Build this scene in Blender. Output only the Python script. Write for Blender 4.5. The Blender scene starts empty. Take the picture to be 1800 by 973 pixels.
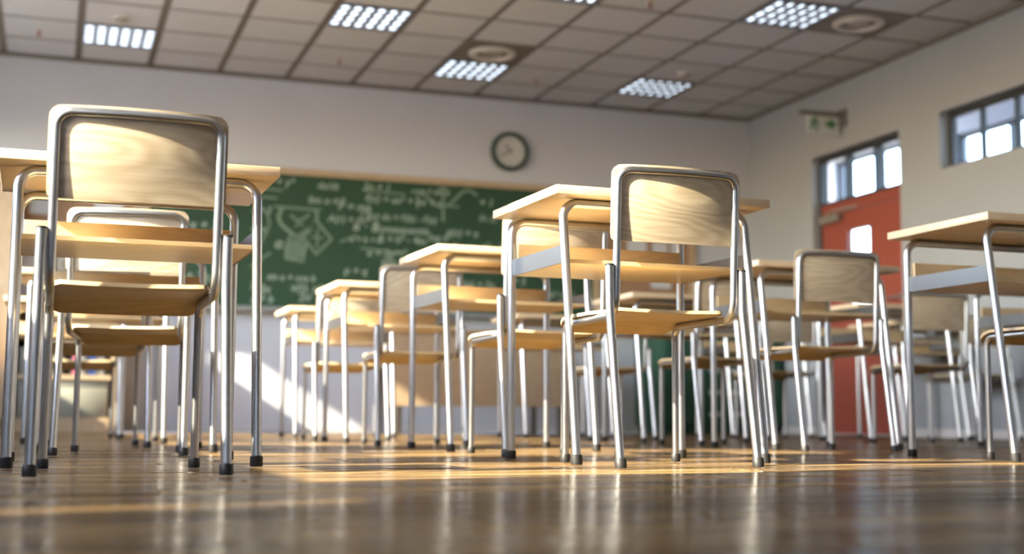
import bpy, bmesh, math, random
from mathutils import Vector, Matrix
random.seed(7)
PI = math.pi
SC = bpy.context.scene
COL = SC.collection

# ------------------------------------------------------------------ helpers
def obj(name, bm, mat, parent=None, smooth=False, loc=None):
    me = bpy.data.meshes.new(name)
    bmesh.ops.recalc_face_normals(bm, faces=bm.faces[:])
    bm.to_mesh(me); bm.free()
    mats = mat if isinstance(mat, (list, tuple)) else [mat]
    for m in mats: me.materials.append(m)
    if smooth:
        me.polygons.foreach_set('use_smooth', [True] * len(me.polygons))
        if smooth != 'all':
            me.set_sharp_from_angle(angle=math.radians(38))
    o = bpy.data.objects.new(name, me); COL.objects.link(o)
    if parent: o.parent = parent
    if loc: o.location = loc
    return o
def thing(name, label, cat, loc=(0, 0, 0), rz=0.0, group=None):
    o = bpy.data.objects.new(name, None); COL.objects.link(o)
    o.empty_display_size = .1
    o.location = loc; o.rotation_euler = (0, 0, rz)
    return tag(o, label, cat, group)
def tag(o, label, cat, group=None):
    o['label'] = label; o['category'] = cat
    if group: o['group'] = group
    return o
def struct(o):
    o['kind'] = 'structure'; return o
def dup(root, loc, rz, label):
    r = root.copy(); COL.objects.link(r); r.location = loc; r.rotation_euler = (0, 0, rz); r['label'] = label
    for ch in list(root.children):
        c = ch.copy(); COL.objects.link(c); c.parent = r
        for g in ch.children:
            d = g.copy(); COL.objects.link(d); d.parent = c
    return r
def box(bm, x0, x1, y0, y1, z0, z1, bev=0, mi=0):
    vs = [bm.verts.new((x, y, z)) for x in (x0, x1) for y in (y0, y1) for z in (z0, z1)]
    fs = [bm.faces.new([vs[i] for i in q]) for q in ((0,1,3,2),(4,6,7,5),(0,4,5,1),(2,3,7,6),(0,2,6,4),(1,5,7,3))]
    for f in fs: f.material_index = mi
    if bev:
        es = list({e for f in fs for e in f.edges})
        bmesh.ops.recalc_face_normals(bm, faces=fs)
        r = bmesh.ops.bevel(bm, geom=es, offset=bev, segments=2, affect='EDGES', profile=.5)
        for f in r['faces']: f.material_index = mi
    return bm
def bx(*a, **k): return box(bmesh.new(), *a, **k)
def tube(bm, pts, r, seg=20, cap=True):
    pts = [Vector(p) for p in pts]; n = len(pts)
    tan = []
    for i in range(n):
        a = pts[max(i-1, 0)]; b = pts[min(i+1, n-1)]
        tan.append((b-a).normalized())
    u = tan[0].orthogonal().normalized(); rings = []
    for i, (p, t) in enumerate(zip(pts, tan)):
        if i:
            q = tan[i-1].rotation_difference(t); u = (q @ u); u = (u - t*u.dot(t)).normalized()
        w = t.cross(u)
        rings.append([bm.verts.new(p + r*(math.cos(2*PI*k/seg)*u + math.sin(2*PI*k/seg)*w)) for k in range(seg)])
    for a, b in zip(rings, rings[1:]):
        for k in range(seg): bm.faces.new((a[k], a[(k+1) % seg], b[(k+1) % seg], b[k]))
    if cap:
        bm.faces.new(rings[0][::-1]); bm.faces.new(rings[-1])
    return bm
def fillet(pts, R, n=8):
    pts = [Vector(p) for p in pts]; out = [pts[0]]
    for i in range(1, len(pts)-1):
        r = R[i-1] if isinstance(R, (list, tuple)) else R
        a = (pts[i-1]-pts[i]).normalized(); b = (pts[i+1]-pts[i]).normalized()
        if r <= 0: out.append(pts[i]); continue
        ang = a.angle(b); d = r/math.tan(ang/2); c = pts[i] + (a+b).normalized()*(r/math.sin(ang/2))
        s = pts[i]+a*d-c; e = pts[i]+b*d-c
        for k in range(n+1):
            t = k/n; w = PI-ang
            v = (s*math.sin((1-t)*w) + e*math.sin(t*w))/math.sin(w)
            out.append(c+v)
    out.append(pts[-1]); return out
def lathe(bm, prof, seg=32, cx=0, cy=0, axis='z', flip=1):
    rings = []
    for r, h in prof:
        ring = []
        for k in range(seg):
            a = 2*PI*k/seg; x, y = r*math.cos(a), r*math.sin(a)
            if axis == 'z': ring.append(bm.verts.new((cx+x, cy+y, h)))
            else: ring.append(bm.verts.new((cx+x, h, cy+y)))
        rings.append(ring)
    for a, b in zip(rings, rings[1:]):
        for k in range(seg): bm.faces.new((a[k], a[(k+1) % seg], b[(k+1) % seg], b[k]))
    bm.faces.new(rings[0]); bm.faces.new(rings[-1][::-1])
    return bm

# ------------------------------------------------------------------ materials
def new_mat(name):
    m = bpy.data.materials.new(name); m.use_nodes = True
    nt = m.node_tree; return m, nt, nt.nodes['Principled BSDF']
def N(nt, t, **k):
    n = nt.nodes.new(t)
    for a, v in k.items(): setattr(n, a, v)
    return n
def plain(name, col, rough=.5, metal=0, spec=.5, noise=0, nscale=30, bump=0, bscale=200, coat=0):
    m, nt, b = new_mat(name)
    b.inputs['Base Color'].default_value = (*col, 1); b.inputs['Roughness'].default_value = rough
    b.inputs['Metallic'].default_value = metal; b.inputs['Specular IOR Level'].default_value = spec
    b.inputs['Coat Weight'].default_value = coat
    tc = N(nt, 'ShaderNodeTexCoord')
    if noise:
        n = N(nt, 'ShaderNodeTexNoise'); n.inputs['Scale'].default_value = nscale; n.inputs['Detail'].default_value = 4
        nt.links.new(tc.outputs['Object'], n.inputs['Vector'])
        r = N(nt, 'ShaderNodeMapRange'); r.inputs[3].default_value = 1-noise; r.inputs[4].default_value = 1+noise
        nt.links.new(n.outputs['Fac'], r.inputs[0])
        mx = N(nt, 'ShaderNodeVectorMath', operation='SCALE'); mx.inputs[0].default_value = col
        nt.links.new(r.outputs[0], mx.inputs['Scale']); nt.links.new(mx.outputs[0], b.inputs['Base Color'])
    if bump:
        n = N(nt, 'ShaderNodeTexNoise'); n.inputs['Scale'].default_value = bscale; n.inputs['Detail'].default_value = 3
        nt.links.new(tc.outputs['Object'], n.inputs['Vector'])
        bp = N(nt, 'ShaderNodeBump'); bp.inputs['Strength'].default_value = bump; bp.inputs['Distance'].default_value = .002
        nt.links.new(n.outputs['Fac'], bp.inputs['Height']); nt.links.new(bp.outputs[0], b.inputs['Normal'])
    return m
def wood(name, c_light, c_dark, axis='x', rough=.36, rings=26, contrast=1.0, coat=.25):
    m, nt, b = new_mat(name)
    tc = N(nt, 'ShaderNodeTexCoord'); oi = N(nt, 'ShaderNodeObjectInfo')
    off = N(nt, 'ShaderNodeVectorMath', operation='ADD')
    sc = N(nt, 'ShaderNodeVectorMath', operation='SCALE'); sc.inputs['Scale'].default_value = 7.3
    cmb = N(nt, 'ShaderNodeCombineXYZ')
    for i in range(3): nt.links.new(oi.outputs['Random'], cmb.inputs[i])
    nt.links.new(cmb.outputs[0], sc.inputs[0]); nt.links.new(tc.outputs['Object'], off.inputs[0]); nt.links.new(sc.outputs[0], off.inputs[1])
    def stretched(s):
        mp = N(nt, 'ShaderNodeMapping'); mp.inputs['Scale'].default_value = s
        nt.links.new(off.outputs[0], mp.inputs['Vector']); return mp.outputs[0]
    along = {'x': (1.6, 7, 7), 'y': (7, 1.6, 7), 'z': (7, 7, 1.6)}[axis]
    fine = {'x': (9, 160, 160), 'y': (160, 9, 160), 'z': (160, 160, 9)}[axis]
    n1 = N(nt, 'ShaderNodeTexNoise'); n1.inputs['Scale'].default_value = 1; n1.inputs['Detail'].default_value = 1.5
    nt.links.new(stretched(along), n1.inputs['Vector'])
    mul = N(nt, 'ShaderNodeMath', operation='MULTIPLY'); mul.inputs[1].default_value = rings*6.28
    sn = N(nt, 'ShaderNodeMath', operation='SINE')
    nt.links.new(n1.outputs['Fac'], mul.inputs[0]); nt.links.new(mul.outputs[0], sn.inputs[0])
    n2 = N(nt, 'ShaderNodeTexNoise'); n2.inputs['Scale'].default_value = 1; n2.inputs['Detail'].default_value = 3
    nt.links.new(stretched(fine), n2.inputs['Vector'])
    a = N(nt, 'ShaderNodeMapRange'); a.inputs[1].default_value = -1; a.inputs[2].default_value = 1
    a.inputs[3].default_value = 0; a.inputs[4].default_value = .55*contrast
    nt.links.new(sn.outputs[0], a.inputs[0])
    c = N(nt, 'ShaderNodeMath', operation='MULTIPLY_ADD'); c.inputs[1].default_value = .75
    nt.links.new(n2.outputs['Fac'], c.inputs[0]); nt.links.new(a.outputs[0], c.inputs[2])
    rp = N(nt, 'ShaderNodeValToRGB')
    rp.color_ramp.elements[0].position = .2; rp.color_ramp.elements[0].color = (*c_light, 1)
    rp.color_ramp.elements[1].position = 1.0; rp.color_ramp.elements[1].color = (*c_dark, 1)
    nt.links.new(c.outputs[0], rp.inputs[0]); nt.links.new(rp.outputs[0], b.inputs['Base Color'])
    b.inputs['Roughness'].default_value = rough; b.inputs['Coat Weight'].default_value = coat; b.inputs['Coat Roughness'].default_value = .25
    bp = N(nt, 'ShaderNodeBump'); bp.inputs['Strength'].default_value = .08; bp.inputs['Distance'].default_value = .001
    nt.links.new(n2.outputs['Fac'], bp.inputs['Height']); nt.links.new(bp.outputs[0], b.inputs['Normal'])
    return m
def emit(name, col, s):
    m, nt, b = new_mat(name)
    b.inputs['Base Color'].default_value = (*col, 1); b.inputs['Emission Color'].default_value = (*col, 1)
    b.inputs['Emission Strength'].default_value = s; return m
def glass(name, fac=.1):
    m = bpy.data.materials.new(name); m.use_nodes = True; nt = m.node_tree; nt.nodes.clear()
    out = N(nt, 'ShaderNodeOutputMaterial'); mx = N(nt, 'ShaderNodeMixShader'); tr = N(nt, 'ShaderNodeBsdfTransparent'); gl = N(nt, 'ShaderNodeBsdfGlossy')
    tr.inputs[0].default_value = (.96, .98, 1, 1); gl.inputs['Roughness'].default_value = .02
    mx.inputs[0].default_value = fac
    nt.links.new(tr.outputs[0], mx.inputs[1]); nt.links.new(gl.outputs[0], mx.inputs[2]); nt.links.new(mx.outputs[0], out.inputs[0])
    return m
def floor_mat():
    m, nt, b = new_mat('floor_wood')
    tc = N(nt, 'ShaderNodeTexCoord'); at = N(nt, 'ShaderNodeAttribute'); at.attribute_name = 'board'
    mp = N(nt, 'ShaderNodeMapping'); mp.inputs['Scale'].default_value = (1.6, 26, 1)
    nt.links.new(tc.outputs['Object'], mp.inputs['Vector'])
    off = N(nt, 'ShaderNodeVectorMath', operation='MULTIPLY_ADD'); off.inputs[1].default_value = (37, 37, 37)
    nt.links.new(at.outputs['Fac'], off.inputs[0]); nt.links.new(mp.outputs[0], off.inputs[2])
    n = N(nt, 'ShaderNodeTexNoise'); n.inputs['Scale'].default_value = 1.5; n.inputs['Detail'].default_value = 5; n.inputs['Distortion'].default_value = .6
    nt.links.new(off.outputs[0], n.inputs['Vector'])
    rp = N(nt, 'ShaderNodeValToRGB'); e = rp.color_ramp.elements
    e[0].position = .3; e[0].color = (*FLOOR_D, 1); e[1].position = .72; e[1].color = (*FLOOR_L, 1)
    nt.links.new(n.outputs['Fac'], rp.inputs[0])
    hv = N(nt, 'ShaderNodeMapRange'); hv.inputs[3].default_value = .42; hv.inputs[4].default_value = 1.45
    nt.links.new(at.outputs['Fac'], hv.inputs[0])
    ms = N(nt, 'ShaderNodeVectorMath', operation='SCALE'); nt.links.new(rp.outputs[0], ms.inputs[0]); nt.links.new(hv.outputs[0], ms.inputs['Scale'])
    nt.links.new(ms.outputs[0], b.inputs['Base Color'])
    rr = N(nt, 'ShaderNodeMapRange'); rr.inputs[1].default_value = .25; rr.inputs[2].default_value = .75; rr.inputs[3].default_value = FLOOR_R0; rr.inputs[4].default_value = FLOOR_R1
    n3 = N(nt, 'ShaderNodeTexNoise'); n3.inputs['Scale'].default_value = 1.0; n3.inputs['Detail'].default_value = 3
    mp3 = N(nt, 'ShaderNodeMapping'); mp3.inputs['Scale'].default_value = (1.0, 6, 1); nt.links.new(tc.outputs['Object'], mp3.inputs['Vector']); nt.links.new(mp3.outputs[0], n3.inputs['Vector'])
    nt.links.new(n3.outputs['Fac'], rr.inputs[0])
    # worn varnish: a matt base under a thin, partly absorbing gloss
    b.inputs['Roughness'].default_value = .8; b.inputs['Specular IOR Level'].default_value = 0
    gl = N(nt, 'ShaderNodeBsdfGlossy'); gl.inputs['Color'].default_value = (.95, .93, .92, 1); nt.links.new(rr.outputs[0], gl.inputs['Roughness'])
    fn = N(nt, 'ShaderNodeFresnel'); fn.inputs['IOR'].default_value = 1.42
    fm = N(nt, 'ShaderNodeMath', operation='MULTIPLY'); fm.inputs[1].default_value = FLOOR_GLOSS; nt.links.new(fn.outputs[0], fm.inputs[0])
    mx = N(nt, 'ShaderNodeMixShader'); nt.links.new(fm.outputs[0], mx.inputs[0]); nt.links.new(b.outputs[0], mx.inputs[1]); nt.links.new(gl.outputs[0], mx.inputs[2])
    nt.links.new(mx.outputs[0], nt.nodes['Material Output'].inputs[0])
    b2 = N(nt, 'ShaderNodeBump'); b2.inputs['Strength'].default_value = .3; b2.inputs['Distance'].default_value = .002
    w = N(nt, 'ShaderNodeTexNoise'); w.inputs['Scale'].default_value = 1.0; w.inputs['Detail'].default_value = 3
    mp2 = N(nt, 'ShaderNodeMapping'); mp2.inputs['Scale'].default_value = (3.0, 22, 1)
    nt.links.new(tc.outputs['Object'], mp2.inputs['Vector']); nt.links.new(mp2.outputs[0], w.inputs['Vector'])
    nt.links.new(w.outputs['Fac'], b2.inputs['Height']); nt.links.new(b2.outputs[0], b.inputs['Normal']); nt.links.new(b2.outputs[0], gl.inputs['Normal'])
    return m
def metal_mat():
    m, nt, b = new_mat('brushed_steel')
    b.inputs['Base Color'].default_value = (.60, .605, .615, 1); b.inputs['Metallic'].default_value = 1
    tc = N(nt, 'ShaderNodeTexCoord'); n = N(nt, 'ShaderNodeTexNoise'); n.inputs['Scale'].default_value = 60; n.inputs['Detail'].default_value = 4
    nt.links.new(tc.outputs['Object'], n.inputs['Vector'])
    r = N(nt, 'ShaderNodeMapRange'); r.inputs[3].default_value = .27; r.inputs[4].default_value = .36
    nt.links.new(n.outputs['Fac'], r.inputs[0]); nt.links.new(r.outputs[0], b.inputs['Roughness'])
    return m

FLOOR_GLOSS = .42; FLOOR_D = (.040, .024, .011); FLOOR_L = (.29, .182, .075); FLOOR_R0, FLOOR_R1 = .12, .26
M_WOOD = wood('light_oak_veneer', (.80, .63, .375), (.68, .515, .285), 'x', rings=12, contrast=.8)
M_WOODB = wood('light_oak_backrest', (.70, .585, .42), (.44, .33, .205), 'x', rings=17, contrast=.62)
M_TOP = wood('light_oak_top', (.72, .57, .385), (.60, .45, .285), 'x', rings=12, contrast=.7)
M_FRAME = wood('pale_wood_trim', (.56, .42, .28), (.42, .30, .19), 'x', rings=9, contrast=.6)
M_SHELF = wood('bookcase_wood', (.58, .44, .28), (.46, .33, .2), 'z', rings=9, contrast=.6)
M_STEEL = metal_mat()
M_PLATE = plain('grey_steel_plate', (.225, .212, .20), .42, 1.0)
M_RUBBER = plain('black_rubber', (.012, .012, .013), .55, noise=.2)
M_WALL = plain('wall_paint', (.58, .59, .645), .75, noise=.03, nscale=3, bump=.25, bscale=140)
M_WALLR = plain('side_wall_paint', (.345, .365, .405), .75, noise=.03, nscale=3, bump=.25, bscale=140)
M_CEILB = plain('ceiling_bar_brown', (.17, .15, .132), .7)
M_TILE = plain('ceiling_tile', (.56, .575, .62), .85, noise=.04, nscale=60, bump=.2, bscale=300)
M_FLOOR = floor_mat()
M_BASE = plain('baseboard_paint', (.62, .61, .62), .5)
M_LAMPW = plain('lamp_white', (.22, .25, .33), .4)
M_LAMP = emit('lamp_diffuser', (.76, .87, 1.0), 3.0)
M_DIFF = plain('diffuser_grey', (.17, .15, .13), .6)
M_DIFFR = plain('diffuser_ring', (.60, .56, .53), .5)
M_RED = plain('red_door_paint', (.29, .068, .046), .42, noise=.05, nscale=4)
M_DARKF = plain('charcoal_aluminium', (.055, .06, .07), .4, .3)
M_GLASS = glass('window_glass', .08)
M_BOARD = plain('green_chalkboard', (.022, .064, .031), .6, noise=.35, nscale=2.5)
M_CHALK = plain('chalk', (.36, .44, .37), .9)
M_CHALKL = plain('chalk_faint', (.20, .28, .21), .9)
M_TRAY = plain('chalk_tray_grey', (.33, .34, .34), .45, .3)
M_CORK = plain('cork', (.36, .215, .13), .9, noise=.25, nscale=90)
M_PAPER = plain('paper', (.62, .63, .66), .8, noise=.05, nscale=20)
M_GREENC = plain('green_locker_paint', (.018, .075, .045), .45, noise=.05, nscale=5)
M_LATCH = plain('light_grey_latch', (.55, .57, .56), .4)
M_BOX = plain('grey_olive_storage', (.235, .23, .185), .6, noise=.04, nscale=8)
M_CLOCKF = plain('clock_frame_green', (.025, .055, .05), .4)
M_CLOCKD = plain('clock_dial', (.60, .60, .58), .5)
M_BLACK = plain('black_ink', (.02, .02, .02), .5)
M_SIGNG = plain('sign_green', (.01, .17, .05), .4)
M_SIGNW = plain('sign_white', (.60, .64, .62), .35)
M_SIGNH = plain('sign_housing', (.16, .15, .145), .45)
M_CLOSER = plain('closer_grey', (.34, .32, .30), .4, .5)
M_SPRK = plain('sprinkler_red', (.30, .08, .06), .4, .4)
M_SMOKE = plain('smoke_detector', (.36, .33, .30), .5)
M_OUT = plain('outside_paving', (.42, .41, .39), .9, noise=.1, nscale=2)
M_CORR = plain('corridor_paint', (.58, .62, .70), .8)

# ------------------------------------------------------------------ room
WX0, WX1, WY0, WY1, CZ = -1.20, 5.815, -2.6, 10.233, 2.803
T = .5251; COL0 = -.4282; ROW1 = .4439
def row_y(r): return WY1 if r <= 0 else WY1 - ROW1 - (r-1)*T

fl = struct(obj('floor', bx(WX0-.3, WX1+2.2, WY0-.3, WY1+2.6, -.1, -.008), M_CEILB))
bm = bmesh.new(); rf = random.Random(11); PW = .118; vals = []
y = WY0
while y < WY1:
    yb = min(y+PW, WY1); x = WX0-rf.uniform(0, 1.6)
    while x < WX1+1.75:
        ln = rf.uniform(1.5, 2.3); xa, xb = max(x, WX0-.01), min(x+ln, WX1+1.74); x += ln
        if xb-xa < .02: continue
        g, bv = .0012, .0022; hb = rf.uniform(-.0026, 0); t1, t2 = hb+rf.uniform(-.0010, 0), hb+rf.uniform(-.0010, 0); t3 = rf.uniform(-.0004, 0)
        def Z(f): return min(0, (t1 if f < .5 else t2))
        q = [(xa+g, y+g, -.008), (xb-g, y+g, -.008), (xb-g, yb-g, -.008), (xa+g, yb-g, -.008)]
        u = [(xa+g, y+g, t1-bv), (xb-g, y+g, t1-bv+t3), (xb-g, yb-g, t2-bv+t3), (xa+g, yb-g, t2-bv)]
        e1 = .006
        m1 = [(xa+g+e1, y+g+e1, t1-.0004), (xb-g-e1, y+g+e1, t1+t3-.0004), (xb-g-e1, yb-g-e1, t2+t3-.0004), (xa+g+e1, yb-g-e1, t2-.0004)]
        V = [[bm.verts.new(p) for p in L_] for L_ in (q, u, m1)]
        val = rf.random()
        fs = [bm.faces.new(V[2])]
        for A_, B_ in ((V[0], V[1]), (V[1], V[2])):
            for k in range(4): fs.append(bm.faces.new((A_[k], A_[(k+1) % 4], B_[(k+1) % 4], B_[k])))
        vals += [val]*len(fs)
    y += PW
fb = struct(obj('floor_boards', bm, M_FLOOR, fl))
at_ = fb.data.attributes.new('board', 'FLOAT', 'FACE')
at_.data.foreach_set('value', vals)
def wall_open(name, axis, pos, thick, a0, a1, z0, z1, holes, mat):
    """wall in plane axis=pos, openings (a0,a1,z0,z1); reveals come from the wall's thickness"""
    As = sorted({a0, a1, *[h[0] for h in holes], *[h[1] for h in holes]})
    Zs = sorted({z0, z1, *[h[2] for h in holes], *[h[3] for h in holes]})
    bm = bmesh.new()
    for i in range(len(As)-1):
        j0 = None
        for j in range(len(Zs)-1):
            ca, cz = (As[i]+As[i+1])/2, (Zs[j]+Zs[j+1])/2
            if any(h[0] < ca < h[1] and h[2] < cz < h[3] for h in holes): continue
            if axis == 'x': box(bm, min(pos, pos+thick), max(pos, pos+thick), As[i], As[i+1], Zs[j], Zs[j+1])
            else: box(bm, As[i], As[i+1], min(pos, pos+thick), max(pos, pos+thick), Zs[j], Zs[j+1])
    bmesh.ops.remove_doubles(bm, verts=bm.verts[:], dist=1e-5)
    seen = {}
    for f in list(bm.faces):
        seen.setdefault(tuple(sorted(v.index for v in f.verts)) if False else tuple(round(c, 4) for c in f.calc_center_median()), []).append(f)
    bmesh.ops.delete(bm, geom=[f for fs in seen.values() if len(fs) > 1 for f in fs], context='FACES')
    return struct(obj(name, bm, mat))
wall_open('wall_front', 'y', WY1, .15, WX0-.2, WX1+.15, 0, 3.15, [], M_WALL)
wall_open('wall_back', 'y', WY0, -.15, WX0-.2, WX1+.15, 0, CZ+.1, [], plain('back_wall_white', (.50, .50, .52), .75, bump=.25, bscale=140))
SILL, HEAD = 1.05, 2.60
LW = [(2.14, 3.13, SILL, HEAD), (3.27, 4.48, SILL, HEAD), (5.20, 6.60, SILL, HEAD), (6.78, 8.25, SILL, HEAD), (8.70, 9.72, SILL, 2.32), (-2.0, -.9, SILL, HEAD), (1.54, 1.66, .45, 1.12)]  # last two added: behind the camera for fill, slot for a floor light streak
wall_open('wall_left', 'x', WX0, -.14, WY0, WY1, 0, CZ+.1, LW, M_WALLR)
DOOR = (8.02, 9.19, 0, 2.242); WIN = (5.85, 7.55, 1.865, 2.27)
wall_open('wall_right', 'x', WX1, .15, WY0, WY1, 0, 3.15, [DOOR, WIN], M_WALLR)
struct(obj('baseboard_front', bx(WX0, WX1, WY1-.012, WY1, 0, .06, bev=.003), M_BASE))
bm = bmesh.new(); box(bm, WX1-.012, WX1, WY0, DOOR[0], 0, .06); box(bm, WX1-.012, WX1, DOOR[1], WY1-.012, 0, .06)
struct(obj('baseboard_right', bm, M_BASE))
struct(obj('baseboard_left', bx(WX0, WX0+.012, WY0, WY1-.012, 0, .06, bev=.003), M_BASE))

# ceiling: dark recessed grid with lighter panels hanging just below it
ceil = struct(obj('ceiling', bx(WX0-.2, WX1+.15, WY0-.15, WY1+.15, CZ+.004, CZ+.2), M_CEILB))
LIGHTS = [(1, 1), (6, 1), (9, 1), (4, 3), (6, 5), (9, 5), (1, 5), (1, 9), (6, 9), (9, 9), (1, 13), (6, 13), (9, 13), (1, 17), (6, 17), (9, 17)]  # all but the first six are unseen, added to light the room
DIFFS = [(6, 2), (10, 5)]
skip = set(LIGHTS) | set(DIFFS)
bm = bmesh.new(); G = .026
for c in range(-2, 12):
    for r in range(0, 25):
        if (c, r) in skip: continue
        x0, x1 = max(COL0+c*T, WX0)+G, min(COL0+(c+1)*T, WX1)-G
        y1 = row_y(r)-G; y0 = max(row_y(r+1), WY0)+G
        if x1-x0 < .05 or y1-y0 < .05: continue
        box(bm, x0, x1, y0, y1, CZ-.002, CZ+.0041, bev=.0)
struct(obj('ceiling_panel', bm, M_TILE, ceil))
struct(obj('trim_1', bx(WX0, WX1, WY1-.022, WY1, CZ-.03, CZ), M_CEILB))
struct(obj('trim_2', bx(WX1-.022, WX1, WY0, WY1-.022, CZ-.03, CZ), M_CEILB))

def ceil_light():
    t = thing('ceiling_light', '', 'ceiling light', (0, 0, 0), 0, 'square louvred ceiling lights')
    h = T/2-.02
    bm = bmesh.new()
    for a in ((-h, -h+.012, -h, h), (h-.012, h, -h, h), (-h+.012, h-.012, -h, -h+.012), (-h+.012, h-.012, h-.012, h)):
        box(bm, *a, -.010, .03)
    obj('frame', bm, M_LAMPW, t)
    obj('diffuser', bx(-h+.012, h-.012, -h+.012, h-.012, .004, .014), M_LAMP, t)
    bm = bmesh.new()
    for k in range(1, 6):
        x = -h+2*h*k/6; box(bm, x-.014, x+.014, -h+.012, h-.012, -.014, .0035)
    for k in range(1, 4):
        y = -h+2*h*k/4; box(bm, -h+.012, h-.012, y-.006, y+.006, -.006, .0035)
    obj('louvre', bm, M_LAMPW, t)
    return t
LL = {(1, 1): 'square louvred ceiling light near the front wall above the left end of the blackboard', (6, 1): 'square louvred ceiling light beside the round air vent, above the clock',
      (9, 1): 'square louvred ceiling light near the front right corner, beside a smoke detector', (4, 3): 'square louvred ceiling light with tall bright strips, second from left along the ceiling',
      (6, 5): 'square louvred ceiling light cut by the top edge of the picture', (9, 5): 'large bright louvred ceiling light beside the air vent near the right wall'}
l0 = None
for c, r in LIGHTS:
    loc = (COL0+(c+.5)*T, row_y(r)-T/2 if r else 0, CZ)
    lab = LL.get((c, r)) or 'square louvred ceiling light added out of view, %s of the room, %s' % ({1: 'left', 6: 'middle', 9: 'right'}[c], {5: 'above the second desks', 9: 'above the first desks', 13: 'above the camera', 17: 'near the back wall'}[r])
    if l0 is None: l0 = ceil_light(); l0.location = loc; l0['label'] = lab
    else: dup(l0, loc, 0, lab)
def air_vent():
    t = thing('air_vent', '', 'air vent', (0, 0, 0), 0, 'round ceiling air vents')
    h = T/2-.02
    obj('backing_plate', bx(-h, h, -h, h, .0, .0041), M_DIFF, t)
    bm = bmesh.new(); R1, R2 = .175, .125
    lathe(bm, [(R2, 0.0), (R2, -.014), (R2+.012, -.026), (R1-.02, -.028), (R1, -.012), (R1, 0.0)], 40)
    bmesh.ops.delete(bm, geom=[f for f in bm.faces if len(f.verts) > 4], context='FACES')
    obj('ring', bm, M_DIFFR, t, smooth=True)
    bm = bmesh.new(); lathe(bm, [(.02, -.003), (.078, -.007), (.078, -.003), (.02, 0)], 32)
    obj('centre_disc', bm, M_SMOKE, t, smooth=True)
    return t
v = air_vent(); v.location = (COL0+6.5*T, row_y(2)-T/2, CZ); v['label'] = 'round ceiling air vent in a dark panel beside the light above the clock'
dup(v, (COL0+10.5*T, row_y(5)-T/2, CZ), 0, 'round ceiling air vent in a dark panel near the right wall')
def sprinkler():
    t = thing('ceiling_sprinkler', '', 'sprinkler', (0, 0, 0), 0, 'ceiling sprinklers')
    bm = bmesh.new(); lathe(bm, [(.032, -.002), (.03, -.008), (.018, -.012)], 20); obj('cover_plate', bm, M_DIFFR, t, smooth=True)
    bm = bmesh.new(); lathe(bm, [(.008, -.012), (.008, -.045), (.018, -.047), (.018, -.050)], 14); obj('nozzle', bm, M_SPRK, t, smooth=True)
    return t
s0 = sprinkler(); s0.location = (COL0+.48*T, row_y(1.5), CZ); s0['label'] = 'small red sprinkler on the ceiling panel left of the leftmost ceiling light'
dup(s0, (COL0+4.53*T, row_y(1.5), CZ), 0, 'small red sprinkler on the ceiling between the two left lights and the clock')
dup(s0, (COL0+7.53*T, row_y(1.5), CZ), 0, 'small red sprinkler on the ceiling panel just right of the light above the clock')
dup(s0, (COL0+7.58*T, row_y(5.4), CZ), 0, 'small red sprinkler at the top edge of the picture, on the ceiling between two lights')
def smoke():
    t = thing('smoke_detector', '', 'smoke detector', (0, 0, 0), 0, 'ceiling smoke detectors')
    bm = bmesh.new(); lathe(bm, [(.06, -.002), (.06, -.014), (.052, -.02)], 28); obj('base', bm, M_DIFFR, t, smooth=True)
    bm = bmesh.new(); lathe(bm, [(.045, -.02), (.043, -.036), (.03, -.045), (.012, -.047)], 28); obj('sensor_cap', bm, M_SMOKE, t, smooth=True)
    return t
k0 = smoke(); k0.location = (COL0+1.48*T, row_y(2.47), CZ); k0['label'] = 'round smoke detector on the ceiling behind the leftmost light'
dup(k0, (COL0+9.5*T, row_y(2.5), CZ), 0, 'round smoke detector on the ceiling behind the light near the front right corner')

# windows of the left wall (out of the picture, they let the sun in; last two added for light) -------------------------------
n = 2
for y0, y1, z0, z1 in LW:
    bm = bmesh.new(); X0, X1 = WX0-.09, WX0-.05; w = .008 if y1-y0 < .3 else .03
    box(bm, X0, X1, y0, y0+w, z0, z1); box(bm, X0, X1, y1-w, y1, z0, z1); box(bm, X0, X1, y0+w, y1-w, z0, z0+w); box(bm, X0, X1, y0+w, y1-w, z1-w, z1)
    if z1 < 2.5 and y1-y0 > .3: box(bm, X0, X1, y0+w, y1-w, 1.74, 2.0)
    f = struct(obj('window_%d' % n, bm, M_DARKF)); n += 1
    g = obj('window_pane', bx(X0+.017, X0+.023, y0+w, y1-w, z0+w, z1-w), M_GLASS, f); struct(g)
# clerestory window in the right wall ----------------------------------------------------------------
y0, y1, z0, z1 = WIN; X0, X1 = WX1+.08, WX1+.115
bm = bmesh.new()
box(bm, X0, X1, y0, y0+.035, z0, z1); box(bm, X0, X1, y1-.035, y1, z0, z1); box(bm, X0, X1, y0+.035, y1-.035, z0, z0+.03); box(bm, X0, X1, y0+.035, y1-.035, z1-.045, z1)
for k in range(1, 5):
    y = y1-.34*k; box(bm, X0, X1, y-.013, y+.013, z0+.03, z1-.045)
f = struct(obj('window_1', bm, M_DARKF))
for k in range(5): struct(obj('window_pane', bx(X0+.02, X0+.026, y1-.34*(k+1)+.013, y1-.34*k-.013, z0+.03, z1-.045), M_GLASS, f))
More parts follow.
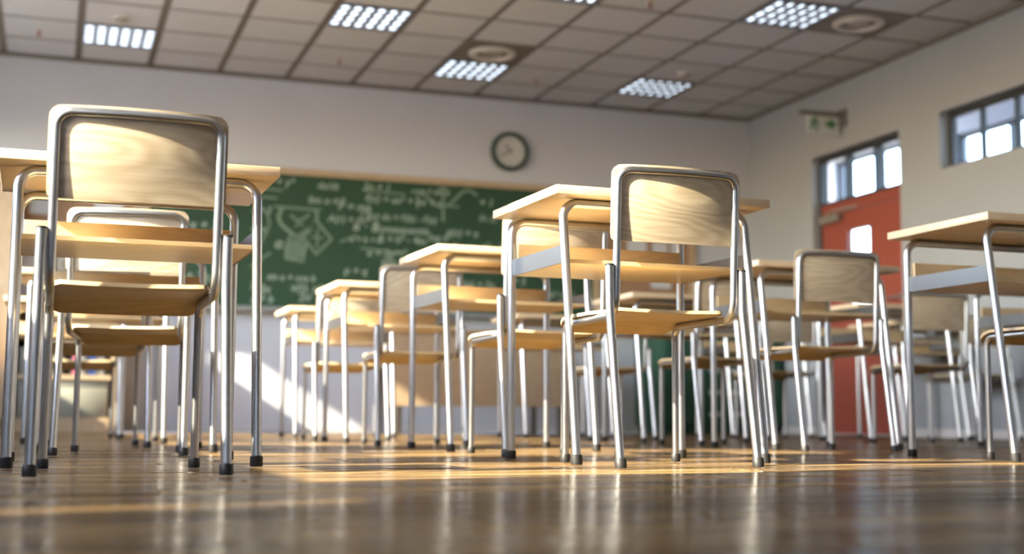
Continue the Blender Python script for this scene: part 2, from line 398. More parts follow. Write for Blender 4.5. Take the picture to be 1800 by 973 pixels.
# door with transom light ------------------------------------------------------------------------------
dy0, dy1, _, dz1 = DOOR; DX0, DX1 = WX1+.065, WX1+.11
ZT = 1.845
bm = bmesh.new()
box(bm, DX0-.005, DX1+.02, dy0, dy0+.03, ZT, dz1); box(bm, DX0-.005, DX1+.02, dy1-.035, dy1, 0, dz1); box(bm, DX0-.005, DX1+.02, dy0+.03, dy1-.035, dz1-.05, dz1)
for k in (1, 2):
    y = dy0+(dy1-dy0)*k/3; box(bm, DX0-.005, DX1+.02, y-.014, y+.014, ZT, dz1-.05)
box(bm, DX0-.005, DX1+.02, dy0+.03, dy1-.035, ZT, ZT+.02)
fr = struct(obj('trim_3', bm, M_DARKF))
for k in range(3):
    a = dy0+(dy1-dy0)*k/3+.014; b = dy0+(dy1-dy0)*(k+1)/3-.014
    struct(obj('transom_pane', bx(DX0+.02, DX0+.026, a, b, ZT+.02, dz1-.05), M_GLASS, fr))
struct(obj('transom_rail', bx(DX0-.005, DX1, dy0, dy1-.035, ZT-.085, ZT, bev=.003), M_RED, fr))
struct(obj('jamb', bx(DX0-.005, DX1, dy0, dy0+.03, 0, ZT-.085, bev=.002), M_RED, fr))
LZ = ZT-.09; wy0, wy1, wz0, wz1 = 8.50, 8.80, 1.0, 1.60
bm = bmesh.new()
for a in ((dy0+.033, wy0, .012, LZ), (wy1, dy1-.037, .012, LZ), (wy0, wy1, .012, wz0), (wy0, wy1, wz1, LZ)): box(bm, DX0, DX1, *a)
bmesh.ops.remove_doubles(bm, verts=bm.verts[:], dist=1e-5)
door = struct(obj('door_1', bm, M_RED))
struct(obj('door_glass', bx(DX0+.02, DX0+.026, wy0, wy1, wz0, wz1), M_GLASS, door))
bm = bmesh.new(); box(bm, DX0-.006, DX0, wy0-.015, wy0, wz0-.015, wz1+.015); box(bm, DX0-.006, DX0, wy1, wy1+.015, wz0-.015, wz1+.015); box(bm, DX0-.006, DX0, wy0, wy1, wz0-.015, wz0); box(bm, DX0-.006, DX0, wy0, wy1, wz1, wz1+.015)
struct(obj('glazing_bead', bm, M_RED, door))
bm = bmesh.new(); tube(bm, fillet([(DX0, 8.12, 1.02), (DX0-.05, 8.12, 1.02), (DX0-.05, 8.25, 1.02)], .015, 5), .009, 12); lathe(bm, [(.025, DX0-.008), (.025, DX0)], 20, 0, 0)
for v_ in bm.verts[-40:]: v_.co = Vector((v_.co.z, 8.12+v_.co.x, 1.02+v_.co.y))
struct(obj('door_handle', bm, M_STEEL, door, smooth=True))
struct(obj('threshold', bx(WX1-.01, DX1+.03, dy0+.03, dy1-.2, .0, .012, bev=.003), plain('threshold_aluminium', (.66, .67, .69), .35, .6), door))
t = thing('door_closer', 'grey door closer box at the top hinge corner of the red door', 'door closer', (0, 0, 0))
obj('body', bx(DX0-.06, DX0-.001, 8.86, 9.13, 1.685, 1.745, bev=.008), M_CLOSER, t, smooth=True)
bm = bmesh.new(); tube(bm, [(DX0-.045, 9.05, 1.75), (DX0-.11, 8.85, 1.755), (DX0-.01, 8.66, 1.775)], .008, 10); obj('arm', bm, M_CLOSER, t, smooth=True)
# corridor behind the right wall -----------------------------------------------------------------------
CX = 7.55
wall_open('wall_corridor', 'x', CX, .15, 2.0, 12.6, 0, 3.15, [(10.02, 11.52, .8, 2.76), (4.2, 9.60, .8, 2.66)], M_CORR)
struct(obj('wall_corridor_end', bx(WX1+.15, CX, 12.45, 12.6, 0, 3.15), M_CORR))
struct(obj('wall_corridor_near', bx(WX1+.15, CX, 1.9, 2.0, 0, 3.15), M_CORR))
bm = bmesh.new()
for c in range(4):
    for r in range(20):
        box(bm, WX1+.15+c*.425+.02, WX1+.15+(c+1)*.425-.02, 2.0+r*.525+.02, 2.0+(r+1)*.525-.02, 2.96, 2.98)
cc = struct(obj('ceiling_corridor', bx(WX1+.15, CX+.15, 1.9, 12.6, 2.98, 3.15), plain('corridor_ceiling_bar', (.25, .27, .31), .7)))
struct(obj('ceiling_panel', bm, plain('corridor_tile', (.60, .64, .72), .8), cc))
for i, (a, b) in enumerate(((10.02, 11.52), (4.2, 9.60))):
    bm = bmesh.new(); k = 2 if i == 0 else 8
    for j in range(k+1):
        y = a+(b-a)*j/k; y = min(max(y, a+.02), b-.02); box(bm, CX+.05, CX+.09, y-.02, y+.02, .8, (2.76, 2.66)[i])
    for z in (.82, (2.74, 2.64)[i]): box(bm, CX+.051, CX+.089, a, b, z-.02, z+.02)
    struct(obj('window_%d' % n, bm, M_DARKF)); n += 1
struct(obj('ground_outside', bx(-40, 50, -40, 50, -.3, -.12), M_OUT))

# ------------------------------------------------------------------ furniture
RT = .0100   # chair tube radius
def foot(bm, p, d, r=.0148, h=.024):
    d = Vector(d).normalized(); p = Vector(p)
    seg = 20; u = d.orthogonal().normalized(); w = d.cross(u)
    prof = [(r*.92, 0), (r, .003), (r, h-.002), (r*.9, h)]
    rings = []
    for rr, hh in prof:
        c = p+d*(hh/max(d.z, .3)*1.0 if hh == 0 else hh)
        ring = []
        for k in range(seg):
            a = 2*PI*k/seg; q = c+rr*(math.cos(a)*u+math.sin(a)*w)
            if hh == 0: q.z = 0.0005
            ring.append(bm.verts.new(q))
        rings.append(ring)
    for a, b in zip(rings, rings[1:]):
        for k in range(seg): bm.faces.new((a[k], a[(k+1) % seg], b[(k+1) % seg], b[k]))
    bm.faces.new(rings[0]); bm.faces.new(rings[-1][::-1])
    return bm
def sheet(bm, P, thick, nrm=None):
    """P[i][j] grid of points (mid-bottom); extruded along each point's normal by thick"""
    ni, nj = len(P), len(P[0]); nor = []
    for i in range(ni):
        row = []
        for j in range(nj):
            a = P[min(i+1, ni-1)][j]-P[max(i-1, 0)][j]; b = P[i][min(j+1, nj-1)]-P[i][max(j-1, 0)]
            row.append(a.cross(b).normalized())
        nor.append(row)
    A = [[bm.verts.new(P[i][j]) for j in range(nj)] for i in range(ni)]
    B = [[bm.verts.new(P[i][j]+nor[i][j]*thick) for j in range(nj)] for i in range(ni)]
    for i in range(ni-1):
        for j in range(nj-1):
            bm.faces.new((A[i][j], A[i+1][j], A[i+1][j+1], A[i][j+1])); bm.faces.new((B[i][j], B[i][j+1], B[i+1][j+1], B[i+1][j]))
    for i in range(ni-1):
        bm.faces.new((A[i][0], B[i][0], B[i+1][0], A[i+1][0])); bm.faces.new((A[i][-1], A[i+1][-1], B[i+1][-1], B[i][-1]))
    for j in range(nj-1):
        bm.faces.new((A[0][j], A[0][j+1], B[0][j+1], B[0][j])); bm.faces.new((A[-1][j], B[-1][j], B[-1][j+1], A[-1][j+1]))
    return bm
HW, YU, YT, YF, ZT_, ZK, YK, YR, ZR, ZF, ZB = .172, -.166, -.187, .172, .766, .516, -.176, -.247, .389, .387, .582
SAG = .0195
def back_y(x, z):
    base = YU+(YT-YU)*(z-ZR)/(ZT_-ZR)
    k = min(max((z-.50)/.18, 0), 1)
    return base-SAG*k*(1-min(abs(x)/HW, 1.0)**2) if abs(x) <= HW else base+SAG*k*2/HW*(abs(x)-HW)
def make_chair():
    t = thing('school_chair', '', 'chair', (0, 0, 0), 0, 'school chairs with bent steel frames')
    # seat: plywood with a waterfall front
    ys = [-.138, -.134, -.125, -.11, -.09, -.06, -.02, .03, .08, .12, .145, .165, .18, .193, .204, .212, .217]
    P = []
    for i, y in enumerate(ys):
        if y < -.08: w = .150+.014*max(0, min(1, (y+.138)/.02))**.5
        else: w = .164+.021*min(1, (y+.09)/.05)
        if y > .16: w -= .045*(1-math.sqrt(max(0, 1-((y-.16)/.058)**2)))
        z = ZR+RT+.0005
        if y > .13: z -= .032*((y-.13)/.087)**2
        if y < -.1: z += .004*((-.1-y)/.038)**2
        row = []
        for j in range(17):
            u = -1+2*j/16; row.append(Vector((w*u, y, z-.003*(1-u*u)*(1 if y < .1 else .4))))
        P.append(row)
    bm = bmesh.new(); sheet(bm, P, -.009)
    # the sheet must grow upward: flip if it went down
    obj('seat', bm, M_WOOD, t, smooth=True)
    # backrest: curved plywood in front of the tube
    P = []; z0, z1, R, WB = ZB, ZT_+.016, .026, HW+.014
    nz = 15
    zs = [z0+(z1-z0)*(.5-.5*math.cos(PI*k/nz)) for k in range(nz+1)]
    for z in zs:
        w = WB
        e = min(z-z0, z1-z); Rr = R if (z1-z) < (z-z0) else R*.5
        if e < Rr: w -= Rr-math.sqrt(max(0, Rr*Rr-(Rr-e)**2))
        row = []
        for j in range(25):
            x = w*(-1+2*j/24); row.append(Vector((x, back_y(x, z)+RT+.0008, z)))
        P.append(row)
    bm = bmesh.new(); sheet(bm, P, -.0095)
    obj('backrest', bm, M_WOODB, t, smooth=True)
    # back frame: both uprights and the top loop
    Rb = .034; pts = []
    side = []
    for k in range(13):
        z = ZR+.05+(ZT_-Rb-ZR-.05)*k/12; side.append((-HW, back_y(-HW, z), z))
    arc = []
    for k in range(1, 9):
        a = PI/2*k/8; x = -HW+Rb*(1-math.cos(a)); z = ZT_-Rb+Rb*math.sin(a); arc.append((x, back_y(x, z), z))
    top = []
    for k in range(1, 16):
        x = (-HW+Rb)*(1-k/8); top.append((x, back_y(x, ZT_), ZT_))
    half = side+arc
    pts = half+top+[(-x, y, z) for x, y, z in half[::-1]]
    bm = bmesh.new(); tube(bm, pts, RT, 20); obj('back_frame', bm, M_STEEL, t, smooth=True)
    for s in (-1, 1):
        x = s*HW
        rail = fillet([(x, YF-.035, ZF), (x, YU+.0, ZR), (x, back_y(x, ZR+.05), ZR+.0502)], .045, 8)
        bm = bmesh.new(); tube(bm, rail, RT, 20); obj('seat_rail', bm, M_STEEL, t, smooth=True)
    for s in (-1, 1):
        x = s*HW
        bm = bmesh.new(); tube(bm, fillet([(x, YF-.035, ZF), (x, YF, ZF), (x, YF+.002, .012)], .030, 8), RT, 20)
        lg = obj('leg', bm, M_STEEL, t, smooth=True)
        obj('rubber_foot', foot(bmesh.new(), (x, YF+.002, 0), (0, 0, 1), .0135), M_RUBBER, lg, smooth=True)
    for s in (-1, 1):
        x = s*(HW+.0215); top_ = (x, YK, ZK); r = .0115
        bm = bmesh.new(); tube(bm, fillet([top_, (x, YK-.002, .405), (x+s*.002, YR+.003, .012)], .12, 6), r, 20)
        lg = obj('leg', bm, M_STEEL, t, smooth=True)
        d = Vector((0, YK-YR-.004, .4))
        obj('rubber_foot', foot(bmesh.new(), (x+s*.002, YR, 0), d, .0150), M_RUBBER, lg, smooth=True)
        bm = bmesh.new(); lathe(bm, [(r*1.03, ZK-.001), (r*1.03, ZK+.003), (r*.8, ZK+.0045)], 20, x, YK); obj('end_cap', bm, M_RUBBER, lg, smooth=True)
    return t
def make_desk():
    t = thing('school_desk', '', 'desk', (0, 0, 0), 0, 'wooden school desks with steel tube legs')
    obj('tabletop', bx(-.3375, .3375, -.255, .255, .735, .76, bev=.002), M_TOP, t, smooth=True)
    R = .0125; H = .29; Zc = .735-R
    def frame(yt, yf, rb):
        d = (yf-yt)/(Zc-.0)    # slope of the legs in y per metre down
        def P(x, z): return (x, yt+(Zc-z)*d, z)
        zc = Zc-rb-.02
        for s in (-1, 1):
            bm = bmesh.new(); tube(bm, [P(s*H, zc), P(s*H, .35), P(s*H, .012)], R, 20)
            lg = obj('leg', bm, M_STEEL, t, smooth=True)
            obj('rubber_foot', foot(bmesh.new(), P(s*H, 0), (0, -d, 1), .0160, .026), M_RUBBER, lg, smooth=True)
        pts = fillet([P(-H, zc), P(-H, Zc), P(H, Zc), P(H, zc)], rb, 10)
        bm = bmesh.new(); tube(bm, pts, R, 20); obj('crossbar', bm, M_STEEL, t, smooth=True)
    frame(-.185, -.285, .045); frame(.212, .212, .045)
    obj('shelf', bx(-H+.0035, H-.0035, -.185, .195, .553, .565, bev=.0012), M_WOOD, t)
    obj('back_panel', bx(-H+.0125, H-.0125, .19, .204, .5655, .652, bev=.0015), M_WOOD, t)
    for s in (-1, 1):
        x = s*H
        bm = bmesh.new(); vs = []
        for xx in (x-.003, x+.003):
            for y, z in ((-.200, .553), (.212, .553), (.212, .603), (-.197, .603)): vs.append(bm.verts.new((xx, y, z)))
        bm.faces.new(vs[:4]); bm.faces.new(vs[4:][::-1])
        for k in range(4): bm.faces.new((vs[k], vs[4+k], vs[4+(k+1) % 4], vs[(k+1) % 4]))
        obj('side_plate', bm, M_PLATE, t)
    return t
DESKS = [
 (.1935, 3.583, .015, 'wooden school desk in front of the nearest left chair, cut by the left edge'),
 (.245, 4.918, .0, 'wooden school desk second in the left file, behind the nearest left desk'),
 (.190, 6.30, .0, 'wooden school desk third in the left file, seen between chair legs'),
 (.081, 7.80, .0, 'wooden school desk farthest in the left file, nearest the bookcase'),
 (1.615, 3.570, .026, 'sunlit wooden school desk at the centre, behind the middle chair with a golden backrest'),
 (1.657, 4.886, .030, 'sunlit wooden school desk second in the middle file, just beyond the centre desk'),
 (1.590, 6.322, .005, 'sunlit wooden desk third in the middle file, its back panel showing a lit triangle'),
 (1.626, 7.843, -.005, 'small sunlit wooden school desk farthest in the middle file, below the blackboard'),
 (3.023, 3.528, .006, 'large shaded wooden school desk cut by the right edge, with a grey side plate'),
 (2.994, 4.867, .012, 'shaded wooden school desk beyond the right of the centre chair, facing the red door'),
 (3.108, 6.321, .0, 'shaded wooden school desk seen under the centre chair backrest, before the cork board'),
 (3.03, 7.84, .0, 'shaded wooden school desk farthest in the third file, near the teacher desk'),
 (4.397, 4.887, .0, 'shaded wooden school desk mostly outside the right edge, behind the large right desk'),
 (4.50, 6.40, .0, 'shaded wooden school desk in front of the red door'),
 (4.45, 7.84, .0, 'shaded wooden school desk in the far right corner, in front of the green lockers'),
 (5.45, 7.42, .0, 'shaded wooden school desk against the right wall, just past the red door'),
]
CHAIRS = [
 (.161, 3.087, .001, 'large wooden school chair at the front left, its backrest striped with sun'),
 (.235, 4.519, -.117, 'wooden school chair second in the left file, its top seen under the nearest left desk'),
 (.165, 5.50, -.008, 'wooden school chair third in the left file, only seat and legs visible'),
 (.145, 7.35, .0, 'wooden school chair farthest in the left file, seat before the bookcase'),
 (1.539, 3.270, .013, 'wooden school chair at the centre right with a bright golden patch on its backrest'),
 (1.551, 4.18, .014, 'wooden school chair behind the centre desk, backrest framed by the desk legs'),
 (1.520, 5.714, -.029, 'wooden school chair whose shaded backrest stands against the blackboard, left of the centre'),
 (1.500, 7.08, .02, 'wooden school chair farthest in the middle file, seat before the sunlit wall'),
 (2.98, 3.27, .0, 'wooden school chair at the right edge, only seat and one front leg in view'),
 (2.908, 4.597, -.036, 'wooden school chair with a shaded backrest standing in front of the red door'),
 (2.972, 5.613, .045, 'wooden school chair behind the right rear leg of the centre chair, before the green lockers'),
 (3.005, 6.95, .0, 'wooden school chair far behind the centre chair legs, near the teacher desk'),
 (4.32, 5.835, -.09, 'wooden school chair with a shaded backrest under the large right desk'),
 (4.20, 7.10, .0, 'wooden school chair far right, seat in front of the green lockers'),
 (5.53, 6.97, .0, 'wooden school chair beside the right wall, partly hidden by another backrest'),
]
d0 = make_desk()
for i, (x, y, a, lab) in enumerate(DESKS):
    if i == 0: d0.location = (x, y, 0); d0.rotation_euler = (0, 0, a); d0['label'] = lab
    else: dup(d0, (x, y, 0), a, lab)
c0 = make_chair()
for i, (x, y, a, lab) in enumerate(CHAIRS):
    if i == 0: c0.location = (x, y, 0); c0.rotation_euler = (0, 0, a); c0['label'] = lab
    else: dup(c0, (x, y, 0), a, lab)

# ------------------------------------------------------------------ front wall: blackboard
BX0, BX1, BZ0, BZ1 = .655, 4.305, .962, 2.016; BY = WY1-.022
bb = thing('blackboard', 'long green blackboard covered in chalk formulas and sketches on the front wall', 'blackboard', ((BX0+BX1)/2, WY1, 0))
def loc_obj(name, bm, mat, parent, **k):
    for v in bm.verts: v.co -= Vector(parent.location)
    return obj(name, bm, mat, parent, **k)
loc_obj('board_surface', bx(BX0, BX1, BY, WY1-.001, BZ0, BZ1), M_BOARD, bb)
bm = bmesh.new(); w = .05
box(bm, BX0-w, BX1+w, BY-.012, WY1-.001, BZ1, BZ1+w, bev=.003); box(bm, BX0-w, BX0, BY-.012, WY1-.001, BZ0, BZ1, bev=.003); box(bm, BX1, BX1+w, BY-.012, WY1-.001, BZ0, BZ1, bev=.003)
loc_obj('wooden_frame', bm, M_FRAME, bb)
bm = bmesh.new(); box(bm, BX0-w, BX1+w, BY-.09, WY1-.001, BZ0-.035, BZ0-.015, bev=.003); box(bm, BX0-w, BX1+w, BY-.095, BY-.088, BZ0-.035, BZ0+.0, bev=.002); box(bm, BX0-w, BX1+w, BY-.012, WY1-.001, BZ0-.015, BZ0)
loc_obj('chalk_tray', bm, M_TRAY, bb)
def stroke(bm, pts, w=.009, y=BY-.0012):
    pts = [Vector((p[0], 0, p[1])) for p in pts]
    L = []; R_ = []
    for i, p in enumerate(pts):
        a = pts[max(i-1, 0)]; b = pts[min(i+1, len(pts)-1)]; t = (b-a)
        if t.length < 1e-6: t = Vector((1, 0, 0))
        t.normalize(); nrm = Vector((-t.z, 0, t.x))*w/2
        L.append(p+nrm); R_.append(p-nrm)
    mk = lambda q, yy: bm.verts.new((q.x, yy, q.z))
    f = [(mk(a, y), mk(b, y), mk(a, BY-.0001), mk(b, BY-.0001)) for a, b in zip(L, R_)]
    for a, b in zip(f, f[1:]):
        bm.faces.new((a[0], a[1], b[1], b[0])); bm.faces.new((a[0], b[0], b[2], a[2])); bm.faces.new((a[1], a[3], b[3], b[1]))
    bm.faces.new((f[0][0], f[0][2], f[0][3], f[0][1])); bm.faces.new((f[-1][0], f[-1][1], f[-1][3], f[-1][2]))
# pixel-free board coordinates: u along the board in metres, v height in metres
def curve(fn, t0, t1, n=24): return [fn(t0+(t1-t0)*k/n) for k in range(n+1)]
def sk(name, *strokes):
    bm = bmesh.new()
    for pts, w in strokes: stroke(bm, pts, w)
    loc_obj(name, bm, M_CHALKL, bb)
fx = 1.795
sk('chalk_funnel', ([(fx-.20, 1.755), (fx+.17, 1.748)], .015),
   (curve(lambda t: (fx-.135-.045*math.sin(t*PI)+.105*t**2, 1.745-.21*t), 0, 1), .026), (curve(lambda t: (fx+.125+.03*math.sin(t*PI)-.115*t**2, 1.745-.20*t), 0, 1), .022),
   ([(fx-.07, 1.70), (fx-.02, 1.65), (fx+.03, 1.67), (fx+.08, 1.71)], .016), ([(fx-.03, 1.60), (fx, 1.645), (fx+.03, 1.61)], .015))
hx, hz = 1.768, 1.435
sk('chalk_block', ([(hx-.04, hz+.10), (hx+.05, hz+.095), (hx+.09, hz+.05), (hx+.07, hz-.03), (hx+.065, hz-.10), (hx-.075, hz-.085), (hx-.07, hz+.01), (hx-.04, hz+.10)], .02),
   *[([(hx-.065, hz-.085+k*.02), (hx+.065, hz-.06+k*.02)], .012) for k in range(8)])
sk('chalk_square', ([(1.934, 1.652), (2.055, 1.52), (1.933, 1.394), (1.833, 1.527), (1.934, 1.652)], .022), ([(1.94, 1.60), (1.94, 1.44)], .013), ([(1.89, 1.53), (1.99, 1.525)], .012), ([(1.835, 1.53), (1.80, 1.56)], .012))
gx = 2.972
sk('chalk_graph', ([(gx, 2.00), (gx, 1.71)], .020), ([(gx-.10, 1.845), (gx+.14, 1.84)], .013), ([(gx-.05, 1.975), (gx, 2.0), (gx+.04, 1.965)], .014),
   (curve(lambda t: (2.70+.27*t, 1.895+.055*math.cos((t*1.3-.25)*PI)-.01*t), 0, 1), .02), (curve(lambda t: (gx+.02+.27*t, 1.905-.06*math.cos((t*1.45)*PI)+.025*t), 0, 1), .02),
   ([(2.755, 1.945), (2.755, 1.80)], .014))
sk('chalk_curve', (curve(lambda t: (1.52+.04*math.sin(t*6), 1.73-.42*t), 0, 1), .014)); sk('chalk_arc', (curve(lambda t: (1.43+.1*math.sin(t*3), 1.15-.16*t), 0, 1), .014))
for q in ([(1.38, 1.83), (1.62, 1.822)], [(1.40, 1.90), (1.66, 1.885)], [(2.29, 1.46), (2.55, 1.44)], [(2.30, 1.93), (2.65, 1.915)], [(1.42, 1.27), (1.50, 1.34), (1.58, 1.39)], [(2.12, 1.50), (2.26, 1.56)]):
    sk('chalk_line', (q, .013))
def text_mesh(body, size, shear=.2):
    cu = bpy.data.curves.new('t', 'FONT'); cu.body = body; cu.size = size; cu.shear = shear; cu.extrude = .0006; cu.offset = size*.012; cu.resolution_u = 2
    o = bpy.data.objects.new('t', cu); COL.objects.link(o)
    dg = bpy.context.evaluated_depsgraph_get(); me = bpy.data.meshes.new_from_object(o.evaluated_get(dg))
    bpy.data.objects.remove(o); bpy.data.curves.remove(cu); return me
TXT = [(2.30, 1.935, '2n + 1', .085), (2.32, 1.84, 'f(x) = ax² + bx + c', .085), (2.78, 1.93, 'y = sin x', .07), (1.50, 1.93, 'x² + y²', .09), (1.93, 1.92, 'dx/dt', .08), (1.86, 1.80, 'lim x→0', .085),
       (2.10, 1.76, 'F = ma', .095), (2.02, 1.66, 'A(r) = πr²', .08), (2.28, 1.70, '∫ f(x) dx = F(b) - F(a)', .075), (2.22, 1.60, '6 · 8', .115), (2.40, 1.60, 'consequentia', .085), (2.20, 1.51, 'a = b + c', .07), (2.42, 1.52, 'Δ = b² - 4ac', .085),
       (2.34, 1.40, 'x = 2y', .085), (2.46, 1.33, 'n(n - 1)', .09), (2.56, 1.42, 'mv²', .07), (2.16, 1.25, 'p + q', .085), (2.06, 1.13, 'm = g', .085), (1.74, 1.10, 'x(t), y(t)', .085), (1.55, 1.18, 'sin a + cos b', .075), (1.80, 1.02, '2π', .09), (2.22, 1.03, 'k = 1, 2', .08),
       (1.42, 1.70, 'r = 2', .075), (1.42, 1.55, 'cos', .08), (1.60, 1.44, '@', .07), (1.42, 1.08, '= 3x', .085), (1.43, 1.00, 'a + b', .085), (3.00, 1.60, 'g(x) = e', .085), (3.28, 1.74, '(x, y)', .075), (3.28, 1.86, '+ 1', .09), (3.05, 1.48, 'E = hν', .08), (3.30, 1.50, 'x² - 1', .085),
       (2.85, 1.55, 'log n', .08), (2.75, 1.42, 'u · v', .085), (2.70, 1.28, '{ x }', .12), (2.90, 1.34, 'det A = 0', .08), (3.25, 1.32, 'tan α', .08), (2.62, 1.20, 'P(x)', .1), (2.86, 1.20, 'Σ aₙ', .09), (3.10, 1.18, 'f′(x) = 2x', .085), (3.55, 1.80, 'V = abh', .085), (3.55, 1.62, 's = vt', .085), (3.60, 1.42, 'pV = nT', .085),
       (3.50, 1.22, 'x = 5', .09), (3.75, 1.12, 'a² + b² = c²', .08), (3.60, 1.02, '= 12', .08), (.95, 1.75, 'y = kx', .1), (.95, 1.55, 'x + 3', .1), (1.05, 1.30, 'cos β', .09), (.85, 1.15, '2 + 2n', .1), (2.60, 1.06, 'y = 4', .08), (2.95, 1.05, 'n → ∞', .09), (3.30, 1.06, 'xyz', .085), (3.95, 1.5, 'dy', .09), (3.95, 1.75, 'm/s', .09)]
bm = bmesh.new()
for u, v_, s, h in TXT:
    me = text_mesh(s, h)
    off = len(bm.verts); bm.from_mesh(me); bpy.data.meshes.remove(me)
    bm.verts.ensure_lookup_table()
    for vv in bm.verts[off:]:
        x, y, z = vv.co; vv.co = (u+x, BY-.0008-z, v_+y-.01*x)
o = loc_obj('chalk_writing', bm, M_CHALK, bb)

# clock --------------------------------------------------------------------------------------------------
ck = thing('wall_clock', 'round wall clock with dark green rim and pale dial above the blackboard', 'clock', (3.549, WY1, 2.334))
def ringy(prof, mat, name):
    bm = bmesh.new(); lathe(bm, prof, 48, 0, 0, 'y'); return obj(name, bm, mat, ck, smooth=True)
ringy([(.128, -.028), (.134, -.044), (.148, -.050), (.160, -.044), (.166, -.028), (.166, -.001)], M_CLOCKF, 'rim')
ringy([(.132, -.022), (.132, -.030)], M_CLOCKD, 'dial')
def ray_bar(bm, ang, r0, r1, w, y0, y1):
    d = Vector((math.sin(ang), 0, math.cos(ang))); nn = Vector((d.z, 0, -d.x))*w/2; vs = []
    for y in (y0, y1):
        for r, s in ((r0, -1), (r0, 1), (r1, 1), (r1, -1)): vs.append(bm.verts.new(d*r+nn*s+Vector((0, y, 0))))
    bm.faces.new(vs[:4]); bm.faces.new(vs[4:])
    for k in range(4): bm.faces.new((vs[k], vs[(k+1) % 4], vs[4+(k+1) % 4], vs[4+k]))
bm = bmesh.new()
for k in range(12): ray_bar(bm, k*PI/6, .098 if k % 3 else .088, .118, .006 if k % 3 else .009, -.0305, -.0315)
obj('hour_marks', bm, M_SMOKE, ck)
bm = bmesh.new(); ray_bar(bm, math.radians(-38), -.015, .070, .012, -.033, -.035); obj('hour_hand', bm, M_BLACK, ck)
bm = bmesh.new(); ray_bar(bm, math.radians(-116), -.018, .098, .009, -.036, -.038); obj('minute_hand', bm, M_BLACK, ck)
bm = bmesh.new(); lathe(bm, [(.009, -.0315), (.009, -.040)], 20, 0, 0, 'y'); obj('centre_pin', bm, M_BLACK, ck)

# cork boards with papers ------------------------------------------------------------------------------------
def cork(x0, x1, z0, z1, label, fw=.05):
    t = thing('cork_board', label, 'notice board', ((x0+x1)/2, WY1, 0), 0, 'cork notice boards on the front wall')
    loc_obj('cork_panel', bx(x0+fw, x1-fw, WY1-.014, WY1-.001, z0+fw, z1-fw), M_CORK, t)
    bm = bmesh.new()
    box(bm, x0, x1, WY1-.024, WY1-.001, z1-fw, z1, bev=.002); box(bm, x0, x1, WY1-.024, WY1-.001, z0, z0+fw, bev=.002)
    box(bm, x0, x0+fw, WY1-.024, WY1-.001, z0+fw, z1-fw, bev=.002); box(bm, x1-fw, x1, WY1-.024, WY1-.001, z0+fw, z1-fw, bev=.002)
    loc_obj('wooden_frame', bm, M_FRAME, t)
cork(4.365, 5.275, 1.05, 1.90, 'cork notice board with wooden frame right of the blackboard', .06)
cork(-.32, .585, 1.50, 1.92, 'cork notice board with wooden frame left of the blackboard', .05)
M_PIN = plain('pin_red', (.5, .05, .04), .3)
def paper(x0, x1, z0, z1, tilt, label):
    cx, cz = (x0+x1)/2, (z0+z1)/2; w, h = (x1-x0)/2, (z1-z0)/2
    t = thing('paper_sheet', label, 'paper', (cx, WY1-.0145, cz), 0, 'papers pinned to the cork boards'); t.rotation_euler = (0, tilt, 0)
    nx = 6; P = [[Vector((-w+2*w*i/nx, -.0015-.006*((j/4.0))**2*(.5+.5*math.cos(i)), h-2*h*j/4)) for j in range(5)] for i in range(nx+1)]
    bm = bmesh.new(); sheet(bm, P, -.0006); obj('sheet', bm, M_PAPER, t, smooth=True)
    bm = bmesh.new(); lathe(bm, [(.004, -.001), (.004, -.006), (.007, -.008), (.007, -.012)], 12, 0, h-.012, 'y'); obj('pin', bm, M_PIN, t)
paper(4.62, 4.80, 1.50, 1.70, .01, 'wide pale paper pinned upper left on the right-hand cork board')
paper(4.86, 5.00, 1.49, 1.64, -.02, 'small white paper pinned upper middle on the right-hand cork board')
paper(5.03, 5.12, 1.50, 1.68, .02, 'narrow pale paper pinned upper right on the right-hand cork board')
paper(4.84, 5.03, 1.235, 1.335, .0, 'pale paper pinned low on the right-hand cork board')
paper(.255, .46, 1.59, 1.80, .0, 'pale paper pinned on the left-hand cork board')
paper(-.20, -.06, 1.60, 1.80, .03, 'pale paper near the left end of the left-hand cork board')

# teacher's desk ------------------------------------------------------------------------------------------------
TY = 8.9
td = thing('teacher_desk', 'wide wooden teacher desk with full front panel standing before the blackboard', 'desk', (2.92, TY+.35, 0))
M_TD = wood('teacher_desk_veneer', (.44, .325, .215), (.36, .26, .165), 'x', rings=8, contrast=.5)
loc_obj('desktop', bx(2.19, 3.62, TY-.03, TY+.70, .715, .742, bev=.003), M_TD, td)
loc_obj('front_panel', bx(2.23, 3.58, TY, TY+.018, .20, .7148, bev=.001), M_TD, td)
for x in (2.30, 3.51):
    for y in (TY+.06, TY+.62):
        loc_obj('leg', bx(x-.02, x+.02, y-.02, y+.02, .001, .7149, bev=.002), M_PLATE, td)
loc_obj('side_rail', bx(2.285, 2.315, TY+.081, TY+.599, .66, .70), M_PLATE, td); loc_obj('side_rail', bx(3.495, 3.525, TY+.081, TY+.599, .66, .70), M_PLATE, td)

